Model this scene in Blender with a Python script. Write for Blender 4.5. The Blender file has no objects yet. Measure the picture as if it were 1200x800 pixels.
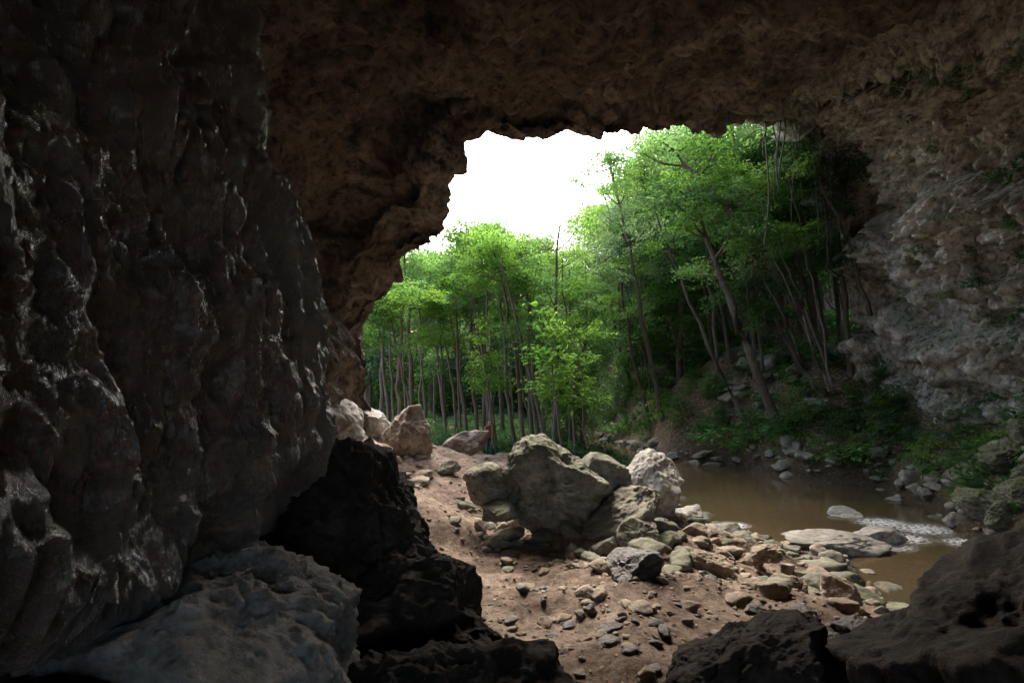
import bpy, bmesh, math, random
import numpy as np
from mathutils import Vector
random.seed(7); rng=np.random.default_rng(7)
scene=bpy.context.scene
col=scene.collection
EYE=5.0
# placement helper: image pixel offsets from centre and horizon, plus depth -> world metres
def S(a,b,d): return (a*d/667.0, d, EYE+b*d/667.0)

# ---------------- noise ----------------
def _h(ix,iy,iz,seed):
    n=(ix.astype(np.int64)*374761393+iy.astype(np.int64)*668265263+iz.astype(np.int64)*1274126177+seed*974711)&0xffffffff
    n=((n^(n>>13))*1274126177)&0xffffffff
    n=(n^(n>>16))&0xffffffff
    return n/4294967295.0*2-1
def vn(p,seed=0):
    f=np.floor(p); t=p-f; t=t*t*t*(t*(t*6-15)+10)
    i=f.astype(np.int64); x,y,z=i[:,0],i[:,1],i[:,2]; u,v,w=t[:,0],t[:,1],t[:,2]
    def L(a,b,k): return a+(b-a)*k
    return L(L(L(_h(x,y,z,seed),_h(x+1,y,z,seed),u),L(_h(x,y+1,z,seed),_h(x+1,y+1,z,seed),u),v),
             L(L(_h(x,y,z+1,seed),_h(x+1,y,z+1,seed),u),L(_h(x,y+1,z+1,seed),_h(x+1,y+1,z+1,seed),u),v),w)
def fbm(p,o=4,seed=0,g=0.5):
    s=0;a=1;
    for k in range(o):
        s=s+a*vn(p*(2.03**k)+k*17.3,seed+k); a*=g
    return s
def ridge(p,o=4,seed=0,g=0.5):
    s=0;a=1
    for k in range(o):
        s=s+a*(1-2*np.abs(vn(p*(2.03**k)+k*11.1,seed+k))); a*=g
    return s
def billow(p,o=3,seed=0,g=0.5): return -ridge(p,o,seed,g)
def sst(a,b,x):
    t=np.clip((x-a)/(b-a),0,1); return t*t*(3-2*t)

# ---------------- mesh helpers ----------------
def mk(name,v,f,mat,smooth=True,parent=None,loc=None):
    me=bpy.data.meshes.new(name)
    v=np.asarray(v,dtype=np.float32); 
    if isinstance(f,np.ndarray):
        k=f.shape[1]
        me.vertices.add(len(v)); me.vertices.foreach_set('co',v.ravel())
        me.loops.add(f.size); me.loops.foreach_set('vertex_index',f.astype(np.int32).ravel())
        me.polygons.add(len(f)); me.polygons.foreach_set('loop_start',np.arange(len(f),dtype=np.int32)*k)
        me.update(calc_edges=True)
    else:
        me.from_pydata([tuple(q) for q in v],[],f)
    if smooth: me.polygons.foreach_set('use_smooth',[True]*len(me.polygons))
    if mat: me.materials.append(mat)
    ob=bpy.data.objects.new(name,me); col.objects.link(ob)
    if loc is not None: ob.location=loc
    if parent: ob.parent=parent
    return ob
def grid_faces(n,m):
    a=np.arange(n*m).reshape(n,m)
    return np.stack([a[:-1,:-1],a[1:,:-1],a[1:,1:],a[:-1,1:]],-1).reshape(-1,4)
def crom(P,n):
    R=P.shape[0]; t=np.linspace(0,R-1-1e-6,n) if np.isscalar(n) else n
    i=t.astype(int); u=(t-i)
    u=u.reshape([-1]+[1]*(P.ndim-1))
    g=lambda k:P[np.clip(i+k,0,R-1)]
    p0,p1,p2,p3=g(-1),g(0),g(1),g(2)
    return .5*((2*p1)+(-p0+p2)*u+(2*p0-5*p1+4*p2-p3)*u*u+(-p0+3*p1-3*p2+p3)*u**3)
def attr(ob,name,vals):
    a=ob.data.attributes.new(name,'FLOAT','POINT'); a.data.foreach_set('value',np.asarray(vals,dtype=np.float32))

# ---------------- materials ----------------
class NT:
    def __init__(s,name):
        s.m=bpy.data.materials.new(name); s.m.use_nodes=True; s.t=s.m.node_tree; s.t.nodes.clear()
        s.out=s.n('ShaderNodeOutputMaterial')
    def n(s,t,**k):
        q=s.t.nodes.new(t)
        for a,b in k.items(): setattr(q,a,b)
        return q
    def l(s,a,b): s.t.links.new(a,b)
    def mapc(s,scale=(1,1,1),src='Object'):
        tc=s.n('ShaderNodeTexCoord'); mp=s.n('ShaderNodeMapping'); mp.inputs['Scale'].default_value=scale
        s.l(tc.outputs[src],mp.inputs[0]); return mp.outputs[0]
    def noise(s,vec,sc,det=5,rough=.6,dist=0):
        q=s.n('ShaderNodeTexNoise'); q.inputs['Scale'].default_value=sc; q.inputs['Detail'].default_value=det
        q.inputs['Roughness'].default_value=rough; q.inputs['Distortion'].default_value=dist; s.l(vec,q.inputs['Vector']); return q.outputs[0]
    def ramp(s,f,stops):
        r=s.n('ShaderNodeValToRGB'); e=r.color_ramp.elements
        while len(e)<len(stops): e.new(.5)
        for i,(p,c) in enumerate(stops):
            e[i].position=p; e[i].color=(c[0],c[1],c[2],1) if not isinstance(c,(int,float)) else (c,c,c,1)
        s.l(f,r.inputs[0]); return r.outputs[0]
    def mix(s,f,a,b,bt='MIX'):
        q=s.n('ShaderNodeMix',data_type='RGBA',blend_type=bt)
        for i,x in ((0,f),(6,a),(7,b)):
            if isinstance(x,(int,float)): q.inputs[i].default_value=x
            elif isinstance(x,tuple): q.inputs[i].default_value=(*x,1)
            else: s.l(x,q.inputs[i])
        return q.outputs[2]
    def math(s,op,a,b=0):
        q=s.n('ShaderNodeMath',operation=op)
        for i,x in ((0,a),(1,b)):
            if isinstance(x,(int,float)): q.inputs[i].default_value=x
            else: s.l(x,q.inputs[i])
        return q.outputs[0]
    def bump(s,h,st,dist,prev=None):
        b=s.n('ShaderNodeBump'); b.inputs['Strength'].default_value=st; b.inputs['Distance'].default_value=dist
        s.l(h,b.inputs['Height'])
        if prev is not None: s.l(prev,b.inputs['Normal'])
        return b.outputs[0]
    def attr(s,n):
        a=s.n('ShaderNodeAttribute'); a.attribute_name=n; return a.outputs['Fac']
    def pbr(s,c,r,nrm=None,spec=.4,coat=0):
        p=s.n('ShaderNodeBsdfPrincipled')
        if isinstance(c,tuple): p.inputs['Base Color'].default_value=(*c,1)
        else: s.l(c,p.inputs['Base Color'])
        if isinstance(r,(int,float)): p.inputs['Roughness'].default_value=r
        else: s.l(r,p.inputs['Roughness'])
        if isinstance(spec,(int,float)): p.inputs['Specular IOR Level'].default_value=spec
        else: s.l(spec,p.inputs['Specular IOR Level'])
        if nrm is not None: s.l(nrm,p.inputs['Normal'])
        s.l(p.outputs[0],s.out.inputs[0]); return p
def rockmat(name,dark,mid,lite,rough=.85,moss=0,sc=1.0,bs=.9,bd=.06,spec=.3):
    t=NT(name); v=t.mapc()
    n1=t.noise(v,.9*sc,4,.65,.6); n2=t.noise(v,6*sc,7,.72)
    c=t.ramp(n1,[(.28,dark),(.5,mid),(.72,lite)])
    c=t.mix(.7,c,t.ramp(n2,[(.35,(.25,.23,.21)),(.52,(1,1,1)),(.68,(1.5,1.45,1.35))]),'MULTIPLY')
    if moss>0:
        g=t.n('ShaderNodeNewGeometry'); sx=t.n('ShaderNodeSeparateXYZ'); t.l(g.outputs['Normal'],sx.inputs[0])
        up=t.math('MULTIPLY',t.ramp(sx.outputs[2],[(.1,0.),(.7,1.)]),t.ramp(n2,[(.42,0.),(.6,1.)]))
        c=t.mix(t.math('MULTIPLY',up,moss),c,(.07,.10,.022))
    b=t.bump(n2,bs,bd/sc)
    t.pbr(c,rough,b,spec); return t.m
M_grey=rockmat('rock_grey',(.10,.086,.07),(.22,.195,.165),(.38,.35,.31),moss=.5)
M_moss=rockmat('rock_mossy',(.09,.085,.07),(.20,.19,.16),(.37,.36,.32),moss=.75)
M_green=rockmat('rock_green_moss',(.045,.042,.032),(.10,.092,.068),(.19,.175,.14),moss=.9,sc=2.2)
M_tan=rockmat('rock_tan',(.14,.105,.08),(.27,.215,.17),(.42,.36,.30),moss=.2)
M_pale=rockmat('rock_pale',(.20,.18,.16),(.38,.355,.32),(.58,.55,.51),moss=.25)
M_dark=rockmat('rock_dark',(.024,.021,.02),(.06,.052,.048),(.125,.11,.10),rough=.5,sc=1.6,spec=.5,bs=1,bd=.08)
M_black=rockmat('rock_black',(.012,.010,.008),(.030,.024,.020),(.07,.057,.048),rough=.8,sc=1.6,spec=.15,bs=1,bd=.08)  # same pattern as the dark rock, in a still darker tone
M_slab=rockmat('rock_slab',(.10,.09,.085),(.22,.20,.185),(.36,.33,.31),rough=.75,sc=1.5,bs=1,bd=.08)

def shellmat():
    t=NT('cave_rock'); v=t.mapc()
    pale=t.attr('pale')
    n1=t.noise(v,.45,6,.65,.3); n2=t.noise(v,3.6,9,.72,0)
    vs=t.mapc((1.6,1.6,.7)); st=t.noise(vs,.9,6,.7,.1)
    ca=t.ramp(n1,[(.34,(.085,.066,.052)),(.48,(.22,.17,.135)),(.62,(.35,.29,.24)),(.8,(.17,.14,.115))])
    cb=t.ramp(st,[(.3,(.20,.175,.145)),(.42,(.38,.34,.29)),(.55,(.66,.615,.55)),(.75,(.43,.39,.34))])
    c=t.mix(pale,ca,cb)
    c=t.mix(.85,c,t.ramp(n2,[(.38,(.22,.2,.185)),(.5,(.95,.95,.95)),(.64,(1.45,1.42,1.38))]),'MULTIPLY')
    g=t.n('ShaderNodeNewGeometry'); sx=t.n('ShaderNodeSeparateXYZ'); t.l(g.outputs['Normal'],sx.inputs[0])
    up=t.math('MULTIPLY',t.ramp(sx.outputs[2],[(.1,0.),(.5,1.)]),t.math('MULTIPLY',pale,t.ramp(n2,[(.44,0.),(.56,1.)])))
    c=t.mix(up,c,(.06,.085,.028))
    b=t.bump(n2,1.0,.26)
    t.pbr(c,.85,b,.3); return t.m
M_shell=shellmat()
def wetmat():
    t=NT('wet_flowstone'); v=t.mapc()
    vs=t.mapc((3,3,.6)); vf=t.mapc((15,15,4.2))
    n1=t.noise(v,.8,5,.62,.7); st=t.noise(vs,1.1,7,.72,.3); fs=t.noise(vf,1.2,5,.72,.3); n3=t.noise(v,22,5,.75)
    wet=t.attr('wet')
    c=t.ramp(st,[(.36,(.02,.012,.010)),(.46,(.10,.04,.024)),(.53,(.27,.105,.055)),(.60,(.13,.06,.04)),(.70,(.18,.15,.14))])
    c2=t.ramp(n1,[(.3,(.16,.14,.125)),(.55,(.30,.275,.25)),(.75,(.42,.39,.36))])
    c=t.mix(wet,c2,c)
    # wet highlights painted into the base colour, as pale crust in run-off lines
    glint=t.math('MULTIPLY',t.ramp(fs,[(.53,0.),(.64,1.)]),t.ramp(n1,[(.45,0.),(.57,1.)]))
    c=t.mix(t.math('MULTIPLY',glint,.85),c,(.50,.53,.60))
    c=t.mix(.7,c,t.ramp(n3,[(.35,(.35,.33,.32)),(.6,(1.3,1.3,1.3))]),'MULTIPLY')
    r=t.mix(wet,t.ramp(n1,[(.3,.4),(.7,.7)]),t.ramp(st,[(.35,.14),(.7,.36)]))
    b=t.bump(st,1.0,.22); b=t.bump(fs,1.0,.17,b); b=t.bump(n3,1.0,.11,b)
    p=t.pbr(c,r,b,1.0); p.inputs['IOR'].default_value=1.8
    t.l(t.ramp(wet,[(0.,.2),(.7,1.)]),p.inputs['Coat Weight']); p.inputs['Coat Roughness'].default_value=.18; p.inputs['Coat IOR'].default_value=2.6; t.l(b,p.inputs['Coat Normal']); return t.m
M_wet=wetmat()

def groundmat():
    t=NT('ground_soil'); v=t.mapc()
    lit=t.attr('litter'); wetb=t.attr('damp')
    n1=t.noise(v,.6,5,.7,.4); n2=t.noise(v,5,8,.8)
    sand=t.ramp(n1,[(.34,(.095,.066,.05)),(.48,(.23,.17,.13)),(.64,(.38,.30,.24))])
    sand=t.mix(.85,sand,t.ramp(n2,[(.38,(.3,.27,.25)),(.56,(1.15,1.12,1.1))]),'MULTIPLY')
    q=t.n('ShaderNodeTexVoronoi'); q.inputs['Scale'].default_value=14; t.l(v,q.inputs['Vector'])
    sep=t.n('ShaderNodeSeparateColor'); t.l(q.outputs['Color'],sep.inputs[0])
    leaf=t.ramp(sep.outputs[0],[(0,(.05,.033,.022)),(.4,(.12,.075,.045)),(.75,(.19,.125,.075)),(.95,(.28,.21,.14))])
    leaf=t.mix(t.ramp(n2,[(.47,0.),(.62,.7)]),leaf,(.045,.06,.025))
    c=t.mix(lit,sand,leaf); c=t.mix(wetb,c,t.mix(1.0,c,(.4,.37,.33),'MULTIPLY'))
    b=t.bump(n2,1.0,.14)
    t.pbr(c,t.ramp(wetb,[(0.,.9),(1.,.4)]),b,.3); return t.m
M_ground=groundmat()
def watermat():
    t=NT('river_water'); v=t.mapc((1,1,1))
    n=t.noise(v,.9,3,.55,.4); n2=t.noise(v,7,3,.5); fo=t.attr('foam'); n3=t.noise(v,9,5,.7)
    b=t.bump(n,.12,.12); b=t.bump(n2,.16,.035,b)
    c=t.ramp(t.noise(v,.15,3,.5),[(.35,(.05,.038,.02)),(.65,(.095,.066,.035))])
    f=t.math('MULTIPLY',fo,t.ramp(n3,[(.42,0.),(.54,1.)]))
    c=t.mix(f,c,(.8,.82,.82))
    p=t.pbr(c,t.ramp(f,[(0.,.04),(1.,.6)]),b,1.0); return t.m
M_water=watermat()
def leafmat(name,c1,c2,c3,tr=.5):
    t=NT(name); g=t.n('ShaderNodeNewGeometry'); oi=t.n('ShaderNodeObjectInfo')
    f=t.math('ADD',t.math('MULTIPLY',g.outputs['Random Per Island'],.5),t.math('MULTIPLY',oi.outputs['Random'],.5))
    c=t.ramp(f,[(.15,c1),(.5,c2),(.88,c3)])
    d=t.n('ShaderNodeBsdfDiffuse'); tl=t.n('ShaderNodeBsdfTranslucent')
    t.l(c,d.inputs[0]); cc=t.mix(1.0,c,(1.6,1.75,1.2),'MULTIPLY'); t.l(cc,tl.inputs[0])
    m=t.n('ShaderNodeMixShader'); m.inputs[0].default_value=tr; t.l(d.outputs[0],m.inputs[1]); t.l(tl.outputs[0],m.inputs[2])
    t.l(m.outputs[0],t.out.inputs[0]); return t.m
M_leafB=leafmat('leaf_bright',(.045,.10,.026),(.095,.18,.038),(.17,.27,.065),.55)
M_leafM=leafmat('leaf_mid',(.04,.085,.04),(.08,.15,.058),(.135,.215,.085),.55)
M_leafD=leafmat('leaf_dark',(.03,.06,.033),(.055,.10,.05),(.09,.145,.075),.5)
M_leafF=leafmat('leaf_hazed',(.08,.125,.08),(.12,.17,.105),(.16,.22,.135),.55)  # paler, greyer green that paints distance haze into the leaf colour
def barkmat():
    t=NT('bark'); v=t.mapc((1,1,.2)); n=t.noise(v,9,4,.7); 
    c=t.ramp(n,[(.3,(.055,.045,.035)),(.6,(.13,.11,.088)),(.8,(.22,.195,.165))])
    t.pbr(c,.9,None,.2); return t.m
M_bark=barkmat()

# ---------------- terrain ----------------
W=np.array([(8,31),(10.9,29.3),(12.7,25.8),(15.3,23.6),(14.9,20),(13.4,17),(12.9,13),(13.6,8),(15,2),(11,2),(9.5,9),(7.6,12.6),(8.8,15.2),(6.8,16.3),(5.9,19.6),(6.3,24),(5.8,30),(3,42),(1,60),(5,60),(6,42)],float)
def wdist(x,y):
    p=np.stack([x,y],-1); d=np.full(x.shape,1e9); ins=np.zeros(x.shape,bool)
    for i in range(len(W)):
        a=W[i]; b=W[(i+1)%len(W)]; ab=b-a
        t=np.clip(((p-a)@ab)/(ab@ab),0,1); q=p-(a+t[...,None]*ab)
        d=np.minimum(d,np.hypot(q[...,0],q[...,1]))
        c=((a[1]>y)!=(b[1]>y))&(x<(b[0]-a[0])*(y-a[1])/((b[1]-a[1])+1e-12)+a[0])
        ins^=c
    return np.where(ins,-d,d)
def hgt(x,y,detail=True):
    x=np.asarray(x,float); y=np.asarray(y,float)
    d=wdist(x,y); dn=np.maximum(d,0)
    hl=.12+1.0*sst(0,4.5,dn)+.95*sst(0,-4.5,x)*sst(30,20,y)+.5*np.exp(-((y-19.5)/3.5)**2)*sst(2.5,-.5,x)
    hl=hl+1.5*sst(6.5,3.2,y)*sst(3.5,0,x)*sst(-24,-14,y)
    hl=hl*(1-.55*sst(23,29,y))
    side=x-np.interp(y,[0,13,18,24,31,60],[12.5,11,11.5,11.5,8.3,3.5])
    hr=np.minimum(.2+1.25*dn,3.2+.62*dn); hr=26*(1-np.exp(-hr/26))
    w=sst(-1.5,1.5,side)*sst(-10,2,y)
    h=hl*(1-w)+hr*w
    h=h+8*sst(55,110,y)*(1-w)
    h=np.where(d<0,np.maximum(-.25*(-d)-.05,-.8),h)
    p=np.stack([x,y,np.zeros_like(x)],-1).reshape(-1,3)
    n=(fbm(p*.45,4,3)*.28+fbm(p*2.2,3,9)*.06).reshape(x.shape)
    return h+n*sst(-.3,2.5,d)*(1+1.2*w)
n=520; u=np.linspace(-1,1,n); ax=10*np.sinh(u*4)/math.sinh(4)*22
X,Y=np.meshgrid(ax*1.0+3,ax+15,indexing='ij')
Z=hgt(X,Y)
ob=mk('ground',np.stack([X,Y,Z],-1).reshape(-1,3),grid_faces(n,n),M_ground)
dd=wdist(X,Y); side=X-np.interp(Y,[0,13,18,24,31,60],[12.5,11,11.5,11.5,8.3,3.5])
lit=np.maximum(sst(-1,1,side),sst(22,25,Y)); attr(ob,'litter',lit.ravel()); attr(ob,'damp',(1-sst(.0,1.1,dd)).ravel())
# water
gx=np.linspace(0,22,150); gy=np.linspace(0,64,300); GX,GY=np.meshgrid(gx,gy,indexing='ij')
ob=mk('river',np.stack([GX,GY,np.zeros_like(GX)],-1).reshape(-1,3),grid_faces(150,300),M_water)
fo=np.zeros(GX.shape)
for (fx,fy,fr) in ((11.9,18.3,.8),(12.7,17.6,.9),(10.6,15.9,.6),(11.5,16.6,.7),(13.0,16.2,.7),(7.0,18,.5),(12.2,14.5,.8)):
    fo=np.maximum(fo,sst(1,.2,np.hypot((GX-fx)/1.4,GY-fy)/fr))
attr(ob,'foam',fo.ravel())

# ---------------- cave shell ----------------
lip=[(-150,-70,19),(-160,-12,18.5),(-160,30,18),(-112,103,17),(-72,150,16.3),(-62,215,16),(-38,252,16.5),(20,244,17.7),(90,256,19),(135,264,20),(195,271,21),(283,292,24),(337,305,25.5),(364,235,27),(394,130,28),(425,-10,28)]
L=np.array([S(*q) for q in lip]); L[0,2]=-1; L[-1,2]=-1
c=np.array([4,22,6.0])
out=L-c; out[:,1]=0; out/=np.linalg.norm(out,axis=1,keepdims=True)
out[0]=(-1,0,0);out[1]=(-1,0,.1);out[15]=(1,0,0)
A=L+out*2.0+np.array([0,.6,0]); B=L+out*7+np.array([0,-1.5,0]); C=L+out*20+np.array([0,-12,0])
I=L+out*.7+np.array([0,-1.6,0])
def sec(ys,pts):
    return np.array([(p[0],y,p[1]) for p,y in zip(pts,ys)])
S15=sec(np.linspace(14.6,14.6,8).tolist()+np.linspace(15.5,22,8).tolist(),
 [(-5.4,-1),(-5.0,3),(-4.9,5.2),(-4.7,7.2),(-4.2,9),(-3.3,10.7),(-1.9,11.7),(.6,11.8),(2.6,12.2),(4.4,12.8),(7,13.8),(10.5,15.3),(13.9,16.2),(15.6,12.5),(17.4,7.5),(20.5,-1)])
S11=sec(np.linspace(11,11,8).tolist()+np.linspace(11.5,16.5,8).tolist(),
 [(-5.6,-1),(-5.3,3),(-5.1,5),(-4.9,7.2),(-4.5,9.2),(-3.7,10.8),(-2.4,11.5),(.2,11.4),(2.4,11.6),(4.6,12.1),(7.4,13),(11,14.3),(14.6,13.8),(16.1,10.5),(17.2,6.8),(19,-1)])
def low(y): return sec([y]*16,[(-5.8,-1),(-5.8,3),(-5.6,5),(-5.3,7.2),(-4.7,9),(-3.7,10.3),(-2.2,10.9),(.2,10.8),(2.4,10.8),(4.6,11),(7.4,11.4),(10.5,11.6),(13,10.5),(14.5,8.5),(15.3,5.5),(15.8,-1)])
# rear left open to add fill light; unseen mouth ~20 m behind the viewpoint
S6=low(6); S0=low(0)*np.array([1,1,.95]); Sm=low(-8); Se=low(-16); Sf=Se+np.array([0,-3,0]); 
o2=Se-np.array([4,-16,4]); o2[:,1]=0; o2/=np.linalg.norm(o2,axis=1,keepdims=True); Sg=Sf+o2*14
P=np.stack([C,B,A,L,I,S15,S11,S6,S0,Sm,Se,Sf,Sg])
wts=[12,22,40,40,80,150,120,50,24,22,12,12]
tr_=np.concatenate([np.linspace(i,i+1,w_,endpoint=False) for i,w_ in enumerate(wts)]+[np.array([len(wts)-1e-6])])
wc=[14,26,26,26,26,30,36,36,36,40,50,70,80,90,60]
tc_=np.concatenate([np.linspace(i,i+1,w_,endpoint=False) for i,w_ in enumerate(wc)]+[np.array([len(wc)-1e-6])])
G=crom(P,tr_); G=crom(G.transpose(1,0,2),tc_).transpose(1,0,2)
du=np.gradient(G,tr_,axis=0); dv=np.gradient(G,tc_,axis=1); N=np.cross(du,dv); N/=np.linalg.norm(N,axis=-1,keepdims=True)+1e-9
N=N.reshape(-1,3); p=G.reshape(-1,3)
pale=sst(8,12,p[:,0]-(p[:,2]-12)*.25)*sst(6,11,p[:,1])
amp=fbm(p*.22,3,21)*.8+ridge(p*.55,4,31)*.30+ridge(p*1.6,4,41)*.14+fbm(p*4,3,45)*.05
def tier(z,z0,z1):
    s=(z-z0)/(z1-z0); return np.where((s>-.0)&(s<1),(1-np.clip(s,0,1))**.7*sst(0,.14,s),0)
zz=p[:,2]+fbm(p*np.array([.35,.35,.1]),3,66)*1.3
q=p*np.array([1,1,.38])
brk=sst(-.2,.5,fbm(p*.5,3,91))
dr=(billow(q*.9,3,51)*.6+billow(q*2.6,3,57)*.22)*(.45+.55*brk)
side_amp=amp*.8+dr+tier(zz,6.9,10.6)*1.8+tier(zz,11.3,15.5)*1.6+tier(zz,4.2,6.6)*.8-1.15+ridge(p*2.2,4,95)*.19+fbm(p*6,3,97)*.06
amp=amp*(1-pale)+side_amp*pale
D=p+N*amp[:,None]
ob=mk('cave_wall',D,grid_faces(len(tr_),len(tc_)),M_shell)
patch=sst(.15,.6,fbm(p*.35,3,77))
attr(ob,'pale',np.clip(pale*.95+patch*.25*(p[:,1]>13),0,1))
WALL=D; WPALE=pale

# ---------------- wet flowstone curtain ----------------
plan=np.array([(-3.4,-4.5),(-2.9,-1.5),(-2.45,.6),(-2.3,2.2),(-2.28,3.8),(-2.26,5.4),(-2.25,6.5),(-2.75,7.3),(-4.1,7.9),(-6,8.2)],float)
nu,nv=760,620
tu=np.concatenate([np.linspace(0,2,60,endpoint=False),np.linspace(2,7,600,endpoint=False),np.linspace(7,9-1e-6,100)])
pc=crom(plan,tu)
zb=np.interp(pc[:,1],[-3,1.5,2.5,3.6,4.7,6.5,8],[4.1,4.1,4.0,3.56,3.5,3.62,3.5])
tt=np.linspace(0,1,nv)
Gc=np.zeros((nu,nv,3))
tang=np.stack([np.gradient(pc[:,k],tu) for k in range(2)],-1); nn=np.stack([tang[:,1],-tang[:,0]],-1); nn/=np.linalg.norm(nn,axis=1,keepdims=True)
for j,t in enumerate(tt):
    if t<.15:
        k=t/.15; z=zb+.12*(1-k)-.1*math.sin(k*3.14); o=-2.2*(1-k)**1.2-.35*(1-k)
    else:
        k=(t-.15)/.85; z=zb+k*(12.5-zb)
        o=np.interp(z,[3.1,3.5,4.2,5.6,6.2,6.9,7.6,9.3,12.5],[-.35,-.1,.04,-.04,-.18,-.42,-.62,-.95,-1.8])
    Gc[:,j,0]=pc[:,0]+nn[:,0]*o; Gc[:,j,1]=pc[:,1]+nn[:,1]*o; Gc[:,j,2]=z
du=np.gradient(Gc,tu,axis=0); dv=np.gradient(Gc,tt,axis=1); N=np.cross(du,dv); N/=np.linalg.norm(N,axis=-1,keepdims=True)+1e-9
N=N.reshape(-1,3); p=Gc.reshape(-1,3)
q=p*np.array([1.3,1.3,.45])
lump=sst(-.3,.4,fbm(p*.7,2,71))
amp=ridge(q*.9,3,5)*.11+ridge(q*2.2,3,15)*.07*(.4+lump)+fbm(p*.9,4,25)*.14+ridge(p*np.array([5,5,2.6]),4,35)*.036+fbm(p*np.array([10,10,7]),3,37)*.024+billow(p*np.array([2.4,2.4,1.9]),3,39)*.05*(1-lump)
sgn=np.sign((N[:,0]*1).mean()) or 1
D=p+N*sgn*amp[:,None]
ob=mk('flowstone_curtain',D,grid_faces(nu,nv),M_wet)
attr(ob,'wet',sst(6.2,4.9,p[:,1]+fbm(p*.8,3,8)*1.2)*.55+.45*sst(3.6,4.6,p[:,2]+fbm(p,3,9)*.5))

# ---------------- rocks ----------------
ICO={}
def ico(s):
    if s not in ICO:
        bm=bmesh.new(); bmesh.ops.create_icosphere(bm,subdivisions=s,radius=1)
        v=np.array([q.co[:] for q in bm.verts]); f=np.array([[w.index for w in q.verts] for q in bm.faces]); bm.free(); ICO[s]=(v,f)
    return ICO[s]
def rockgeo(s,seed,planes=18,rough=1.0,k=34):
    r=np.random.default_rng(seed); v,f=ico(s)
    nrm=r.normal(size=(planes,3)); nrm/=np.linalg.norm(nrm,axis=1,keepdims=True); d=r.uniform(.62,.98,planes)
    vw=v+np.stack([fbm(v*1.5+seed,3,seed+k_)*.14 for k_ in range(3)],-1)*rough; vw/=np.linalg.norm(vw,axis=1,keepdims=True)
    dots=np.maximum(vw@nrm.T,1e-3); rad=d/dots
    rad=np.minimum(rad,1.3); rs=-np.log(np.exp(-k*rad).sum(1)+math.exp(-k*1.2))/k
    o=seed*3.7
    rs=rs+rough*(fbm(v*1.3+o,3,seed)*.06+ridge(v*2.6+o,5,seed+5,.55)*.04+(fbm(v*9+o,4,seed+9,.6)*.016 if s>=5 else 0))
    return v*rs[:,None],f
def rotz(v,a,tx=0,ty=0):
    c,s_=math.cos(a),math.sin(a); v=v@np.array([[c,s_,0],[-s_,c,0],[0,0,1]])
    c,s_=math.cos(tx),math.sin(tx); v=v@np.array([[1,0,0],[0,c,s_],[0,-s_,c]])
    c,s_=math.cos(ty),math.sin(ty); v=v@np.array([[c,0,-s_],[0,1,0],[s_,0,c]])
    return v
def rock(name,x,y,z,dims,seed,mat,s=6,tilt=(0,0),rough=1.0,rz=None,k=34):
    v,f=rockgeo(s,seed,rough=rough,k=k); v=v*np.array(dims)*1.12
    v=rotz(v,seed*1.3%6.28*.15 if rz is None else rz,*tilt)
    return mk(name,v,f,mat,loc=(x,y,z))
def SR(name,a,b,d,dims,seed,mat,**k):
    x,y,z=S(a,b,d); return rock(name,x,y,z,dims,seed,mat,**k)
SR('boulder',48,-143,13.8,(1.25,1.1,.98),11,M_moss,s=7,rough=1.3)
SR('boulder',-28,-140,13.6,(.5,.5,.42),12,M_moss)
SR('boulder',132,-165,13.2,(1.0,.9,.45),13,M_grey,tilt=(0,-.35))
SR('boulder',100,-140,14.4,(1.0,.9,.75),113,M_moss)
SR('boulder',163,-136,16,(.85,.8,.88),14,M_pale,tilt=(0,-.3))
SR('boulder',-120,-84,18,(.8,.8,.9),15,M_tan,tilt=(0,.35))
SR('boulder',-165,-110,16.5,(.8,.7,.62),16,M_tan)
SR('boulder',-56,-90,21,(.9,.7,.5),17,M_tan,tilt=(0,-.3))
SR('boulder',-212,-75,16,(.95,.9,.8),18,M_pale)
SR('boulder',-160,-68,18.5,(.5,.5,.5),19,M_pale)
SR('boulder',-235,-110,13,(.8,.7,.8),20,M_grey)
SR('boulder',-73,-118,17.2,(.34,.3,.2),21,M_grey)
SR('boulder',-15,-168,13,(.45,.4,.25),22,M_moss)
SR('boulder',146,-242,9.9,(.46,.42,.36),23,M_dark)
SR('boulder',152,-198,12,(.42,.4,.3),24,M_grey)
SR('boulder',232,-232,11,(.42,.36,.26),25,M_tan)
SR('boulder',328,-260,10.3,(.36,.3,.25),26,M_tan)
SR('boulder',385,-265,10.5,(.42,.36,.28),27,M_tan)
SR('boulder',300,-218,12.5,(.5,.3,.2),28,M_tan)
SR('boulder',135,-296,8.7,(.3,.3,.26),29,M_dark)
SR('boulder',372,-205,15.8,(1.3,.8,.30),30,M_pale)
SR('boulder',430,-197,16.5,(.7,.5,.25),31,M_pale)
SR('boulder',390,-172,19.4,(.55,.4,.2),32,M_pale)
SR('boulder',205,-178,18,(.8,.6,.35),33,M_pale)
SR('boulder',240,-195,16.8,(.5,.45,.25),34,M_pale)
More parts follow.
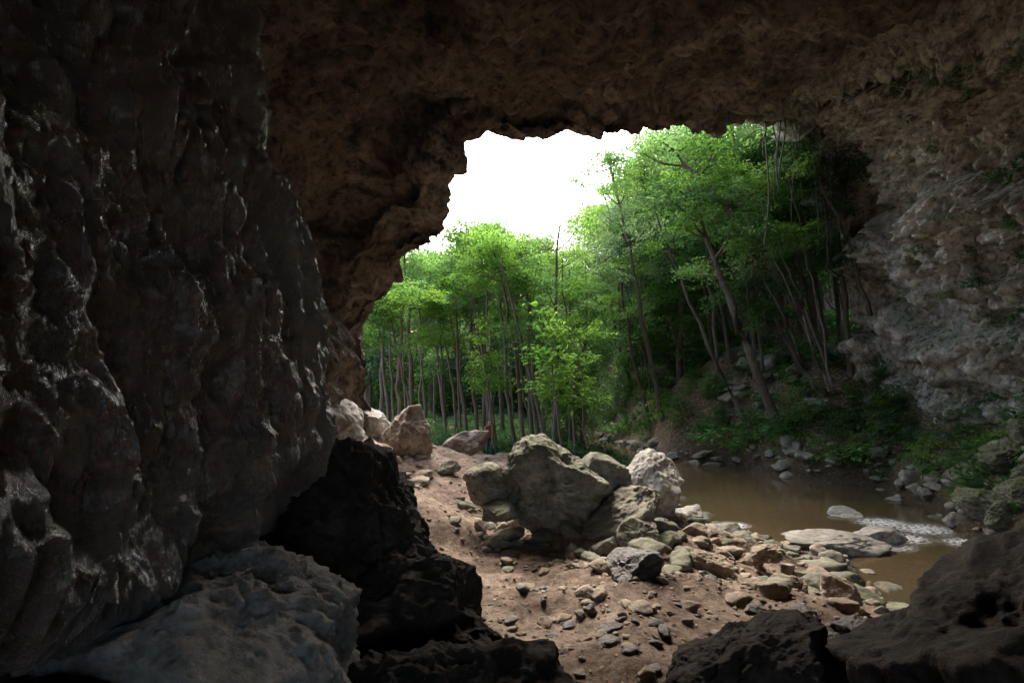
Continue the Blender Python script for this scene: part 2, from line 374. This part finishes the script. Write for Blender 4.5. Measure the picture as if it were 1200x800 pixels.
# dark ledge in foreground
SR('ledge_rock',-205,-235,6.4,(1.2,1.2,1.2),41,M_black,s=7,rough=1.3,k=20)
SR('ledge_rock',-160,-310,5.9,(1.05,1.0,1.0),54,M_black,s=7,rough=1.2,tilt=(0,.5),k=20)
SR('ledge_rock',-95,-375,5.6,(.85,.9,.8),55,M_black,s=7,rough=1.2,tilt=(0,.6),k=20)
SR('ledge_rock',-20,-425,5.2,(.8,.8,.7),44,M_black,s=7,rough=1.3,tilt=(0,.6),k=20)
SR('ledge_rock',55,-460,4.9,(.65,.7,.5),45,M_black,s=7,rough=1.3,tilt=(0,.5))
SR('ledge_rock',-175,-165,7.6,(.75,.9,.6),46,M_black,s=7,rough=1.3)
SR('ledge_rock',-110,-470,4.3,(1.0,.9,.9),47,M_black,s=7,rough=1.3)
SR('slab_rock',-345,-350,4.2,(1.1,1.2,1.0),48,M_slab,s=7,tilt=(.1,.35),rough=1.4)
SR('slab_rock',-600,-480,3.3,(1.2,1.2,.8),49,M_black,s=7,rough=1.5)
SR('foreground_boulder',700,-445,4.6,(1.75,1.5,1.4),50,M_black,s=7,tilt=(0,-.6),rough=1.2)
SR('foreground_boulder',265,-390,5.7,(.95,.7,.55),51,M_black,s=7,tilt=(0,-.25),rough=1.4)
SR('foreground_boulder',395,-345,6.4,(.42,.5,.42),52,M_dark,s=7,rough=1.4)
# right bank rocks, half sunk into the slope
U=random.uniform
for i in range(15):
    a=U(500,620); y=U(15.6,19.5); x=a*y/667
    if wdist(np.array([x]),np.array([y]))[0]<.2: continue
    r=U(.25,.75); z=float(hgt(np.array([x]),np.array([y]))[0])
    rock('mossy_rock',x,y,z+r*.1,(r*U(.9,1.5),r*U(.8,1.3),r*U(.5,.85)),70+i,M_green,tilt=(U(-.5,.5),U(-.6,.3)),rough=1.5,rz=U(0,3),k=18)
# rubble scatter
TM=[[rockgeo(s,200+i,12) for i in range(8)] for s in (3,4)]
def scatter(name,items,mat):
    V=[];F=[];o=0
    for (x,y,z,r) in items:
        lv=0 if r<.13 else 1
        v,f=TM[lv][random.randrange(8)]
        sc=np.array([r*random.uniform(.8,1.35),r*random.uniform(.7,1.1),r*random.uniform(.4,.8)])
        v=rotz(v*sc,random.uniform(0,6.28),random.uniform(-.3,.3),random.uniform(-.3,.3))+np.array([x,y,z+r*.08])
        V.append(v);F.append(f+o);o+=len(v)
    return mk(name,np.concatenate(V),np.concatenate(F),mat)
def pts(nn,fx,rmin,rmax,cond,pw=2.5):
    o=[]
    while len(o)<nn:
        x,y=fx(); 
        if not cond(x,y): continue
        o.append([x,y,0,rmin+(rmax-rmin)*random.random()**pw])
    a=np.array(o); a[:,2]=hgt(a[:,0],a[:,1]); return a
sc1=pts(420,lambda:(U(-1.5,8),U(9.5,17)),.03,.36,lambda x,y: y>9.6+abs(math.sin(x*1.3))*.8+max(0,(3-x))*.5,3.6)
scatter('rubble',sc1,M_moss)
sc1=pts(420,lambda:(U(-1,8.5),U(8.5,16)),.03,.32,lambda x,y: y>8.5+max(0,(4-x))*.8,3.6)
scatter('rubble',sc1,M_tan)
sc1=pts(130,lambda:(U(-.5,6),U(5.8,9.8)),.03,.17,lambda x,y:True,3)
scatter('rubble',sc1,M_dark)
sc1=pts(200,lambda:(U(-.5,7),U(5.8,10.5)),.03,.18,lambda x,y:True,3)
scatter('rubble',sc1,M_tan)
sc2=pts(2400,lambda:(U(-4.5,8),U(5.5,22)),.012,.07,lambda x,y:True,3)
scatter('pebbles',sc2,M_tan)
sc3=pts(60,lambda:(U(-4.8,-2.2),U(12.5,20)),.1,.4,lambda x,y:True)
scatter('rubble',sc3,M_tan)
it=[]
for i in range(len(W)):
    a=W[i];b=W[(i+1)%len(W)]; 
    if max(a[1],b[1])>43: continue
    m=int(np.linalg.norm(b-a)*5)
    for k in range(m):
        t=random.random(); q=a+(b-a)*t+np.array([U(-.7,.7),U(-.7,.7)]); it.append([q[0],q[1],0,.06+.38*random.random()**2.6])
it=np.array(it); it[:,2]=np.maximum(hgt(it[:,0],it[:,1]),-.1); scatter('riverbank_rocks',it,M_grey)
sc4=pts(200,lambda:(U(11,19),U(16,34)),.12,.6,lambda x,y: wdist(np.array([x]),np.array([y]))[0]>.3 and x-np.interp(y,[13,24,31],[11,12,9])>0)
scatter('hillside_rocks',sc4,M_moss)

def tube(V,F,pts,rad,sides=8,wob=0):
    pts=[Vector(q) for q in pts]; base=len(V)
    for i,q in enumerate(pts):
        t=(pts[min(i+1,len(pts)-1)]-pts[max(i-1,0)]).normalized()
        a=t.orthogonal().normalized() if abs(t.z)<.9 else t.cross(Vector((0,1,0))).normalized(); b=t.cross(a)
        for k in range(sides):
            an=k/sides*6.2832; r=rad[i]*(1+wob*random.uniform(-1,1)); V.append(tuple(q+a*math.cos(an)*r+b*math.sin(an)*r))
    for i in range(len(pts)-1):
        for k in range(sides):
            F.append((base+i*sides+k,base+i*sides+(k+1)%sides,base+(i+1)*sides+(k+1)%sides,base+(i+1)*sides+k))

# ---------------- foliage ----------------
def clump(name,seed,groups,per,ls,mat,R=1.0,flat=.65,elong=2.2):
    r=np.random.default_rng(seed)
    g=r.normal(size=(groups,3)); g/=np.linalg.norm(g,axis=1,keepdims=True); g*=(r.uniform(.15,1,groups)**.45)[:,None]*R*r.uniform(.6,1.6,groups)[:,None]; g[:,2]*=flat
    c=np.repeat(g,per,0)+r.normal(size=(groups*per,3))*np.array([.2,.2,.08])*R
    nn=len(c); az=r.uniform(0,6.283,nn); dp=r.normal(-.25,.35,nn)
    dirv=np.stack([np.cos(az)*np.cos(dp),np.sin(az)*np.cos(dp),np.sin(dp)],-1)
    up=np.stack([r.normal(0,.35,nn),r.normal(0,.35,nn),np.ones(nn)],-1); sd=np.cross(dirv,up); sd/=np.linalg.norm(sd,axis=1,keepdims=True)
    nr=np.cross(sd,dirv)
    s=ls*r.uniform(.6,1.3,nn)[:,None]; w=s/elong
    b=c; t=c+dirv*s-nr*s*.12; l=c+dirv*s*.45+sd*w*.5+nr*s*.08; q=c+dirv*s*.45-sd*w*.5+nr*s*.08
    V=np.stack([b,l,t,q],1).reshape(-1,3); F=np.arange(nn*4).reshape(-1,4)
    ob=mk(name,V,F,mat,smooth=False); me=ob.data; bpy.data.objects.remove(ob); return me
CL={}
for key,mat in (('B',M_leafB),('M',M_leafM),('D',M_leafD),('F',M_leafF)):
    CL[key]=[clump('foliage_'+key,i*7+ord(key),30,22,.17,mat) for i in range(7)]
CL['big']=[clump('broad_leaves',i+90,12,9,.36,M_leafB,elong=2.0) for i in range(3)]
CL['bigM']=[clump('broad_leaves',i+95,14,9,.36,M_leafM,elong=2.0) for i in range(3)]
def put(key,loc,s,parent,nm='foliage'):
    o=bpy.data.objects.new(nm,random.choice(CL[key])); col.objects.link(o); o.parent=parent
    o.location=loc; o.rotation_euler=(U(-.3,.3),U(-.3,.3),U(0,6.28)); o.scale=(s*U(.85,1.2),s*U(.85,1.2),s*U(.7,1.1)); return o
def tree(name,path,r0,keys,ncl,crown,cs,lowfrac=.45):
    V=[];F=[]
    P0=np.array(path,float); nP=14; T=crom(P0,nP); T[1:-1]+=rng.normal(size=(nP-2,3))*.05
    tube(V,F,T,[r0*(1.25 if i==0 else 1)*(1-.75*i/(nP-1)) for i in range(nP)],8,.06)
    cl=[]
    for i in range(ncl):
        k=lowfrac+(1-lowfrac)*((i+random.random())/ncl); j=min(int(k*(nP-1)),nP-2); b=T[j]
        an=U(0,6.28); rr=crown*(.35+.65*random.random())*(1.15-.6*abs(k-.75))
        if k>.93: rr*=.4
        e=T[j]+np.array([math.cos(an)*rr,math.sin(an)*rr,rr*U(.2,.7)])
        m=(b+e)/2+np.array([0,0,-.1*rr])
        tube(V,F,[b,m,e],[r0*.35*(1-.5*k),r0*.22,r0*.08],5,0); cl.append(e)
    tr=mk(name,V,F,M_bark)
    for e in cl: put(random.choice(keys),tuple(e),cs*U(.55,1.3),tr)
    return tr
def H(x,y): return float(hgt(np.array([x]),np.array([y]))[0])
def jt(x,y,top,lean=(0,0),r=.13,keys='BBM',ncl=11,crown=2.0,cs=1.3,low=.45,name='jungle_tree'):
    z=H(x,y)-.3; h=top-z
    return tree(name,[(x,y,z),(x+lean[0]*.35+U(-.2,.2),y+lean[1]*.3,z+h*.35),(x+lean[0]*.7+U(-.2,.2),y+lean[1]*.7,z+h*.7),(x+lean[0],y+lean[1],top)],r,keys,ncl,crown,cs,low)
# left grove
for i in range(46):
    y=U(24.5,46); a=U(-190,80); x=a*y/667
    if wdist(np.array([x]),np.array([y]))[0]<1: continue
    top=EYE+U(95,172)*y/667*(1 if a<60 else .9)
    jt(x,y,top,(U(-1.5,.3),U(-.5,.5)),U(.07,.16),'BBMM',9,1.8,.8,U(.4,.75))
tree('sapling',[S(38,-85,24),S(20,0,24),S(-5,90,24),S(-28,155,24)],.09,'B',4,.9,.7,.7)
tree('sapling',[S(60,-95,21),S(52,-40,21),S(48,0,21),S(46,50,21)],.05,['big'],11,.9,.62,.25)
tree('sapling',[S(90,-95,22.5),S(82,-40,22.5),S(80,0,22.5),S(74,30,22.5)],.05,['big'],7,.8,.6,.3)
tree('sapling',[S(-20,-95,24),S(-26,-40,24),S(-34,10,24),S(-44,60,24)],.06,['big','B'],7,.8,.6,.3)
# back-centre trees
for i in range(28):
    y=U(33,52); a=U(60,200); x=a*y/667
    if wdist(np.array([x]),np.array([y]))[0]<.8: continue
    sky=np.interp(a,[50,80,100,140,190],[145,165,210,255,285])
    jt(x,y,EYE+sky*U(.6,1)*y/667,(U(-1,1),U(-.5,.5)),U(.12,.2),'MMFB',17,2.3,1.2,.05)
# right hillside trees
for i in range(74):
    y=U(26,46); a=U(140,420); x=a*y/667
    if wdist(np.array([x]),np.array([y]))[0]<1.2: continue
    sky=np.interp(a,[135,170,220,300,400],[225,285,315,335,330])
    top=EYE+sky*U(.5,1.05)*y/667
    jt(x,y,top,(U(-4,-.5),U(-2,.5)),U(.07,.18),'MMFB',13,2.2,.95,U(.2,.6))
tree('leaning_tree',[S(368,5,29),S(300,130,28.5),S(240,200,28),S(180,262,27.5)],.30,'MB',9,2,1.0,.6)
tree('leaning_tree',[S(318,-85,28),S(272,30,27.5),S(240,120,27),S(205,215,26.5)],.26,'MB',9,1.8,.9,.65)
tree('leaning_tree',[S(420,60,26.5),S(392,150,26),S(365,210,25.5),S(340,262,25)],.10,'M',6,1.2,.9,.6)
tree('leaning_tree',[S(270,-60,30),S(215,60,30),S(180,150,29.5),S(150,230,29)],.12,'MB',8,1.5,.9,.6)
for k in range(4):
    a=U(240,400); d=U(25,28); z=U(-40,20); l=U(.3,1.6)
    tree('leaning_tree',[S(a,z,d),S(a-25*l,z+90,d-.3),S(a-50*l,z+160,d-.6),S(a-85*l,z+250,d-1)],U(.05,.09),'MB',5,1.0,.7,.6)
# distant forest
df=bpy.data.objects.new('distant_forest',None); col.objects.link(df)
V=[];F=[]
for i in range(135):
    y=U(48,85); a=U(-300,450); x=a*y/667; z=H(x,y)
    sky=np.interp(a,[-300,0,80,120,200],[125,135,155,210,285]); top=EYE+sky*U(.65,1)*y/667
    if top<z+3: top=z+8
    tube(V,F,[(x,y,z-.5),(x+U(-.5,.5),y,(z+top)/2),(x+U(-1,1),y,top-1)],[.25,.2,.08],6)
    for k in range(7):
        t=.04+.96*k/6; put('MFFB'[random.randrange(4)],(x+U(-2.3,2.3),y+U(-2,2),z+(top-z)*t),U(1.9,2.6),df)
tk=mk('trunks',V,F,M_bark,parent=df)
# undergrowth
ug=bpy.data.objects.new('undergrowth',None); col.objects.link(ug)
nU=0
while nU<620:
    x=U(-8,20); y=U(17,48); d=wdist(np.array([x]),np.array([y]))[0]
    sd=x-np.interp(y,[13,24,31,60],[11.5,11.5,8.3,3.5])
    if d<.5 or (sd<0 and y<25.5): continue
    if sd<0 and random.random()<.5: continue
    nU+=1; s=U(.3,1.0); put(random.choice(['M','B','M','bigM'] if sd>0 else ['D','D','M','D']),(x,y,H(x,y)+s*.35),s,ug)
for i in range(330):
    a=U(380,625); y=U(15.5,27); x=a*y/667
    if x>18.5: continue
    if wdist(np.array([x]),np.array([y]))[0]<.3: continue
    s=U(.15,.5); put(random.choice(['M','B','bigM','D']),(x,y,H(x,y)+s*.3),s,ug)
for a,b,d,s in ((235,-82,28,.9),(225,-70,29,.8),(285,-60,29,.8),(345,25,28,.7),(150,-60,30,.9),(330,255,25,.6),(300,270,26,.8)):
    put('bigM',S(a,b,d),s,ug)
# ferns rooted on the right-hand wall
ok=np.where((WPALE>.8)&(WALL[:,1]>15)&(WALL[:,1]<28)&(WALL[:,2]>4)&(WALL[:,2]<15))[0]
for i in rng.choice(ok,110):
    q=WALL[i]
    if q[2]>8 and random.random()<.6: continue
    put(random.choice(['M','bigM']),tuple(q+np.array([-.1,0,.05])),U(.18,.45),ug)
# hanging vines from the right part of the lip
V=[];F=[]
for i in range(18):
    a=U(290,372); d=np.interp(a,[283,337,372],[24,25.3,27]); b=np.interp(a,[283,337,364,394],[300,312,250,150]); x,y,z=S(a,b,d); y-=.3
    l=U(2,8); pp=[]; ph=U(0,6)
    for k in range(14): t_=k/13; pp.append((x+.25*math.sin(ph+t_*5)*t_,y+.2*math.cos(ph+t_*4)*t_,z+.6-l*t_))
    tube(V,F,pp,[U(.015,.04)]*14,5)
mk('hanging_vines',V,F,M_bark)
# fallen leaves on the floor
lv=pts(5200,lambda:(U(-3,8.5),U(5,16)),.015,.045,lambda x,y:True)
n_=len(lv); az=rng.uniform(0,6.28,n_); s=lv[:,3]
c_=lv[:,:3]+np.array([0,0,.012]); dx=np.stack([np.cos(az)*s,np.sin(az)*s,rng.uniform(-.3,.3,n_)*s],-1); dy=np.stack([-np.sin(az)*s*.5,np.cos(az)*s*.5,rng.uniform(-.3,.3,n_)*s],-1)
t=NT('dry_leaf'); g=t.n('ShaderNodeNewGeometry'); t.pbr(t.ramp(g.outputs['Random Per Island'],[(0,(.07,.035,.02)),(.5,(.2,.12,.07)),(1,(.42,.33,.23))]),.8)
mk('leaf_litter',np.stack([c_-dx,c_-dy,c_+dx,c_+dy],1).reshape(-1,3),np.arange(n_*4).reshape(-1,4),t.m,smooth=False)

# ---------------- person on the path beyond the boulders ----------------
def person(x,y):
    z0=H(x,y)
    par=bpy.data.objects.new('person',None); col.objects.link(par); par.location=(x,y,z0)
    J={'pel':(0,0,.92,.14),'bel':(0,0,1.08,.13),'che':(0,.01,1.3,.155),'nk':(0,0,1.47,.055),'hd':(0,-.02,1.56,.085),'hd2':(0,-.02,1.66,.095),
       'ls':(-.18,0,1.4,.06),'le':(-.25,.02,1.13,.045),'lh':(-.2,-.14,.93,.035),'rs':(.18,0,1.4,.06),'re':(.26,.02,1.13,.045),'rh':(.22,-.12,.92,.035),
       'lk':(-.11,-.03,.5,.065),'la':(-.12,.02,.09,.045),'lt':(-.12,-.14,.04,.04),'rk':(.12,-.06,.5,.065),'ra':(.13,.03,.09,.045),'rt':(.14,-.13,.04,.04),'lp':(-.1,0,.86,.09),'rp':(.1,0,.86,.09)}
    E=[('pel','bel'),('bel','che'),('che','nk'),('nk','hd'),('hd','hd2'),('che','ls'),('ls','le'),('le','lh'),('che','rs'),('rs','re'),('re','rh'),('pel','lp'),('lp','lk'),('lk','la'),('la','lt'),('pel','rp'),('rp','rk'),('rk','ra'),('ra','rt')]
    ks=list(J); me=bpy.data.meshes.new('body'); me.from_pydata([J[k][:3] for k in ks],[(ks.index(a),ks.index(b)) for a,b in E],[])
    o=bpy.data.objects.new('body',me); col.objects.link(o); o.parent=par
    sk_=o.modifiers.new('s','SKIN'); 
    for i,k in enumerate(ks): me.skin_vertices[0].data[i].radius=(J[k][3],J[k][3]); me.skin_vertices[0].data[i].use_root=(k=='pel')
    o.modifiers.new('ss','SUBSURF').levels=2; o.modifiers['ss'].render_levels=2
    t=NT('clothes'); tc=t.n('ShaderNodeTexCoord'); sx=t.n('ShaderNodeSeparateXYZ'); t.l(tc.outputs['Object'],sx.inputs[0])
    r=t.n('ShaderNodeValToRGB'); r.color_ramp.interpolation='CONSTANT'; e=r.color_ramp.elements
    e[0].color=(.03,.04,.07,1); e[0].position=0
    e[1].position=.50; e[1].color=(.25,.06,.045,1)
    for ps,cc in ((.79,(.35,.2,.14,1)),(.885,(.03,.02,.015,1))):
        q=e.new(ps); q.color=cc
    t.l(t.math('DIVIDE',sx.outputs[2],1.85),r.inputs[0]); t.pbr(r.outputs[0],.8); me.materials.append(t.m)
    par.rotation_euler=(0,0,.5)
person(-1.0,25.2)

# ---------------- camera, sky, sun ----------------
cam=bpy.data.cameras.new('camera'); co=bpy.data.objects.new('camera',cam); col.objects.link(co); scene.camera=co
co.location=(0,0,EYE); co.rotation_euler=(math.radians(90),0,0); cam.lens=20; cam.sensor_width=36; cam.shift_y=.025; cam.clip_end=1000; cam.clip_start=.05
w=bpy.data.worlds.new('World'); scene.world=w; w.use_nodes=True; nt=w.node_tree
bg=nt.nodes['Background']; sk=nt.nodes.new('ShaderNodeTexSky'); sk.sky_type='NISHITA'; sk.sun_disc=False
el=math.radians(48); az=math.radians(-8)   # sun beyond the mouth, slightly left
sk.sun_elevation=el; sk.sun_rotation=az; sk.dust_density=6; sk.air_density=1.2; sk.ozone_density=1.8
nt.links.new(sk.outputs[0],bg.inputs[0]); bg.inputs[1].default_value=1.05
sn=bpy.data.lights.new('sun','SUN'); so=bpy.data.objects.new('sun',sn); col.objects.link(so)
sn.energy=3.0; sn.angle=math.radians(14); sn.color=(1,.95,.86)
dv=Vector((math.sin(az)*math.cos(el),math.cos(az)*math.cos(el),math.sin(el)))
so.rotation_euler=dv.to_track_quat('Z','Y').to_euler()
scene.view_settings.view_transform='Standard'; scene.view_settings.look='None'; scene.view_settings.exposure=0
print('done',len(bpy.data.objects))
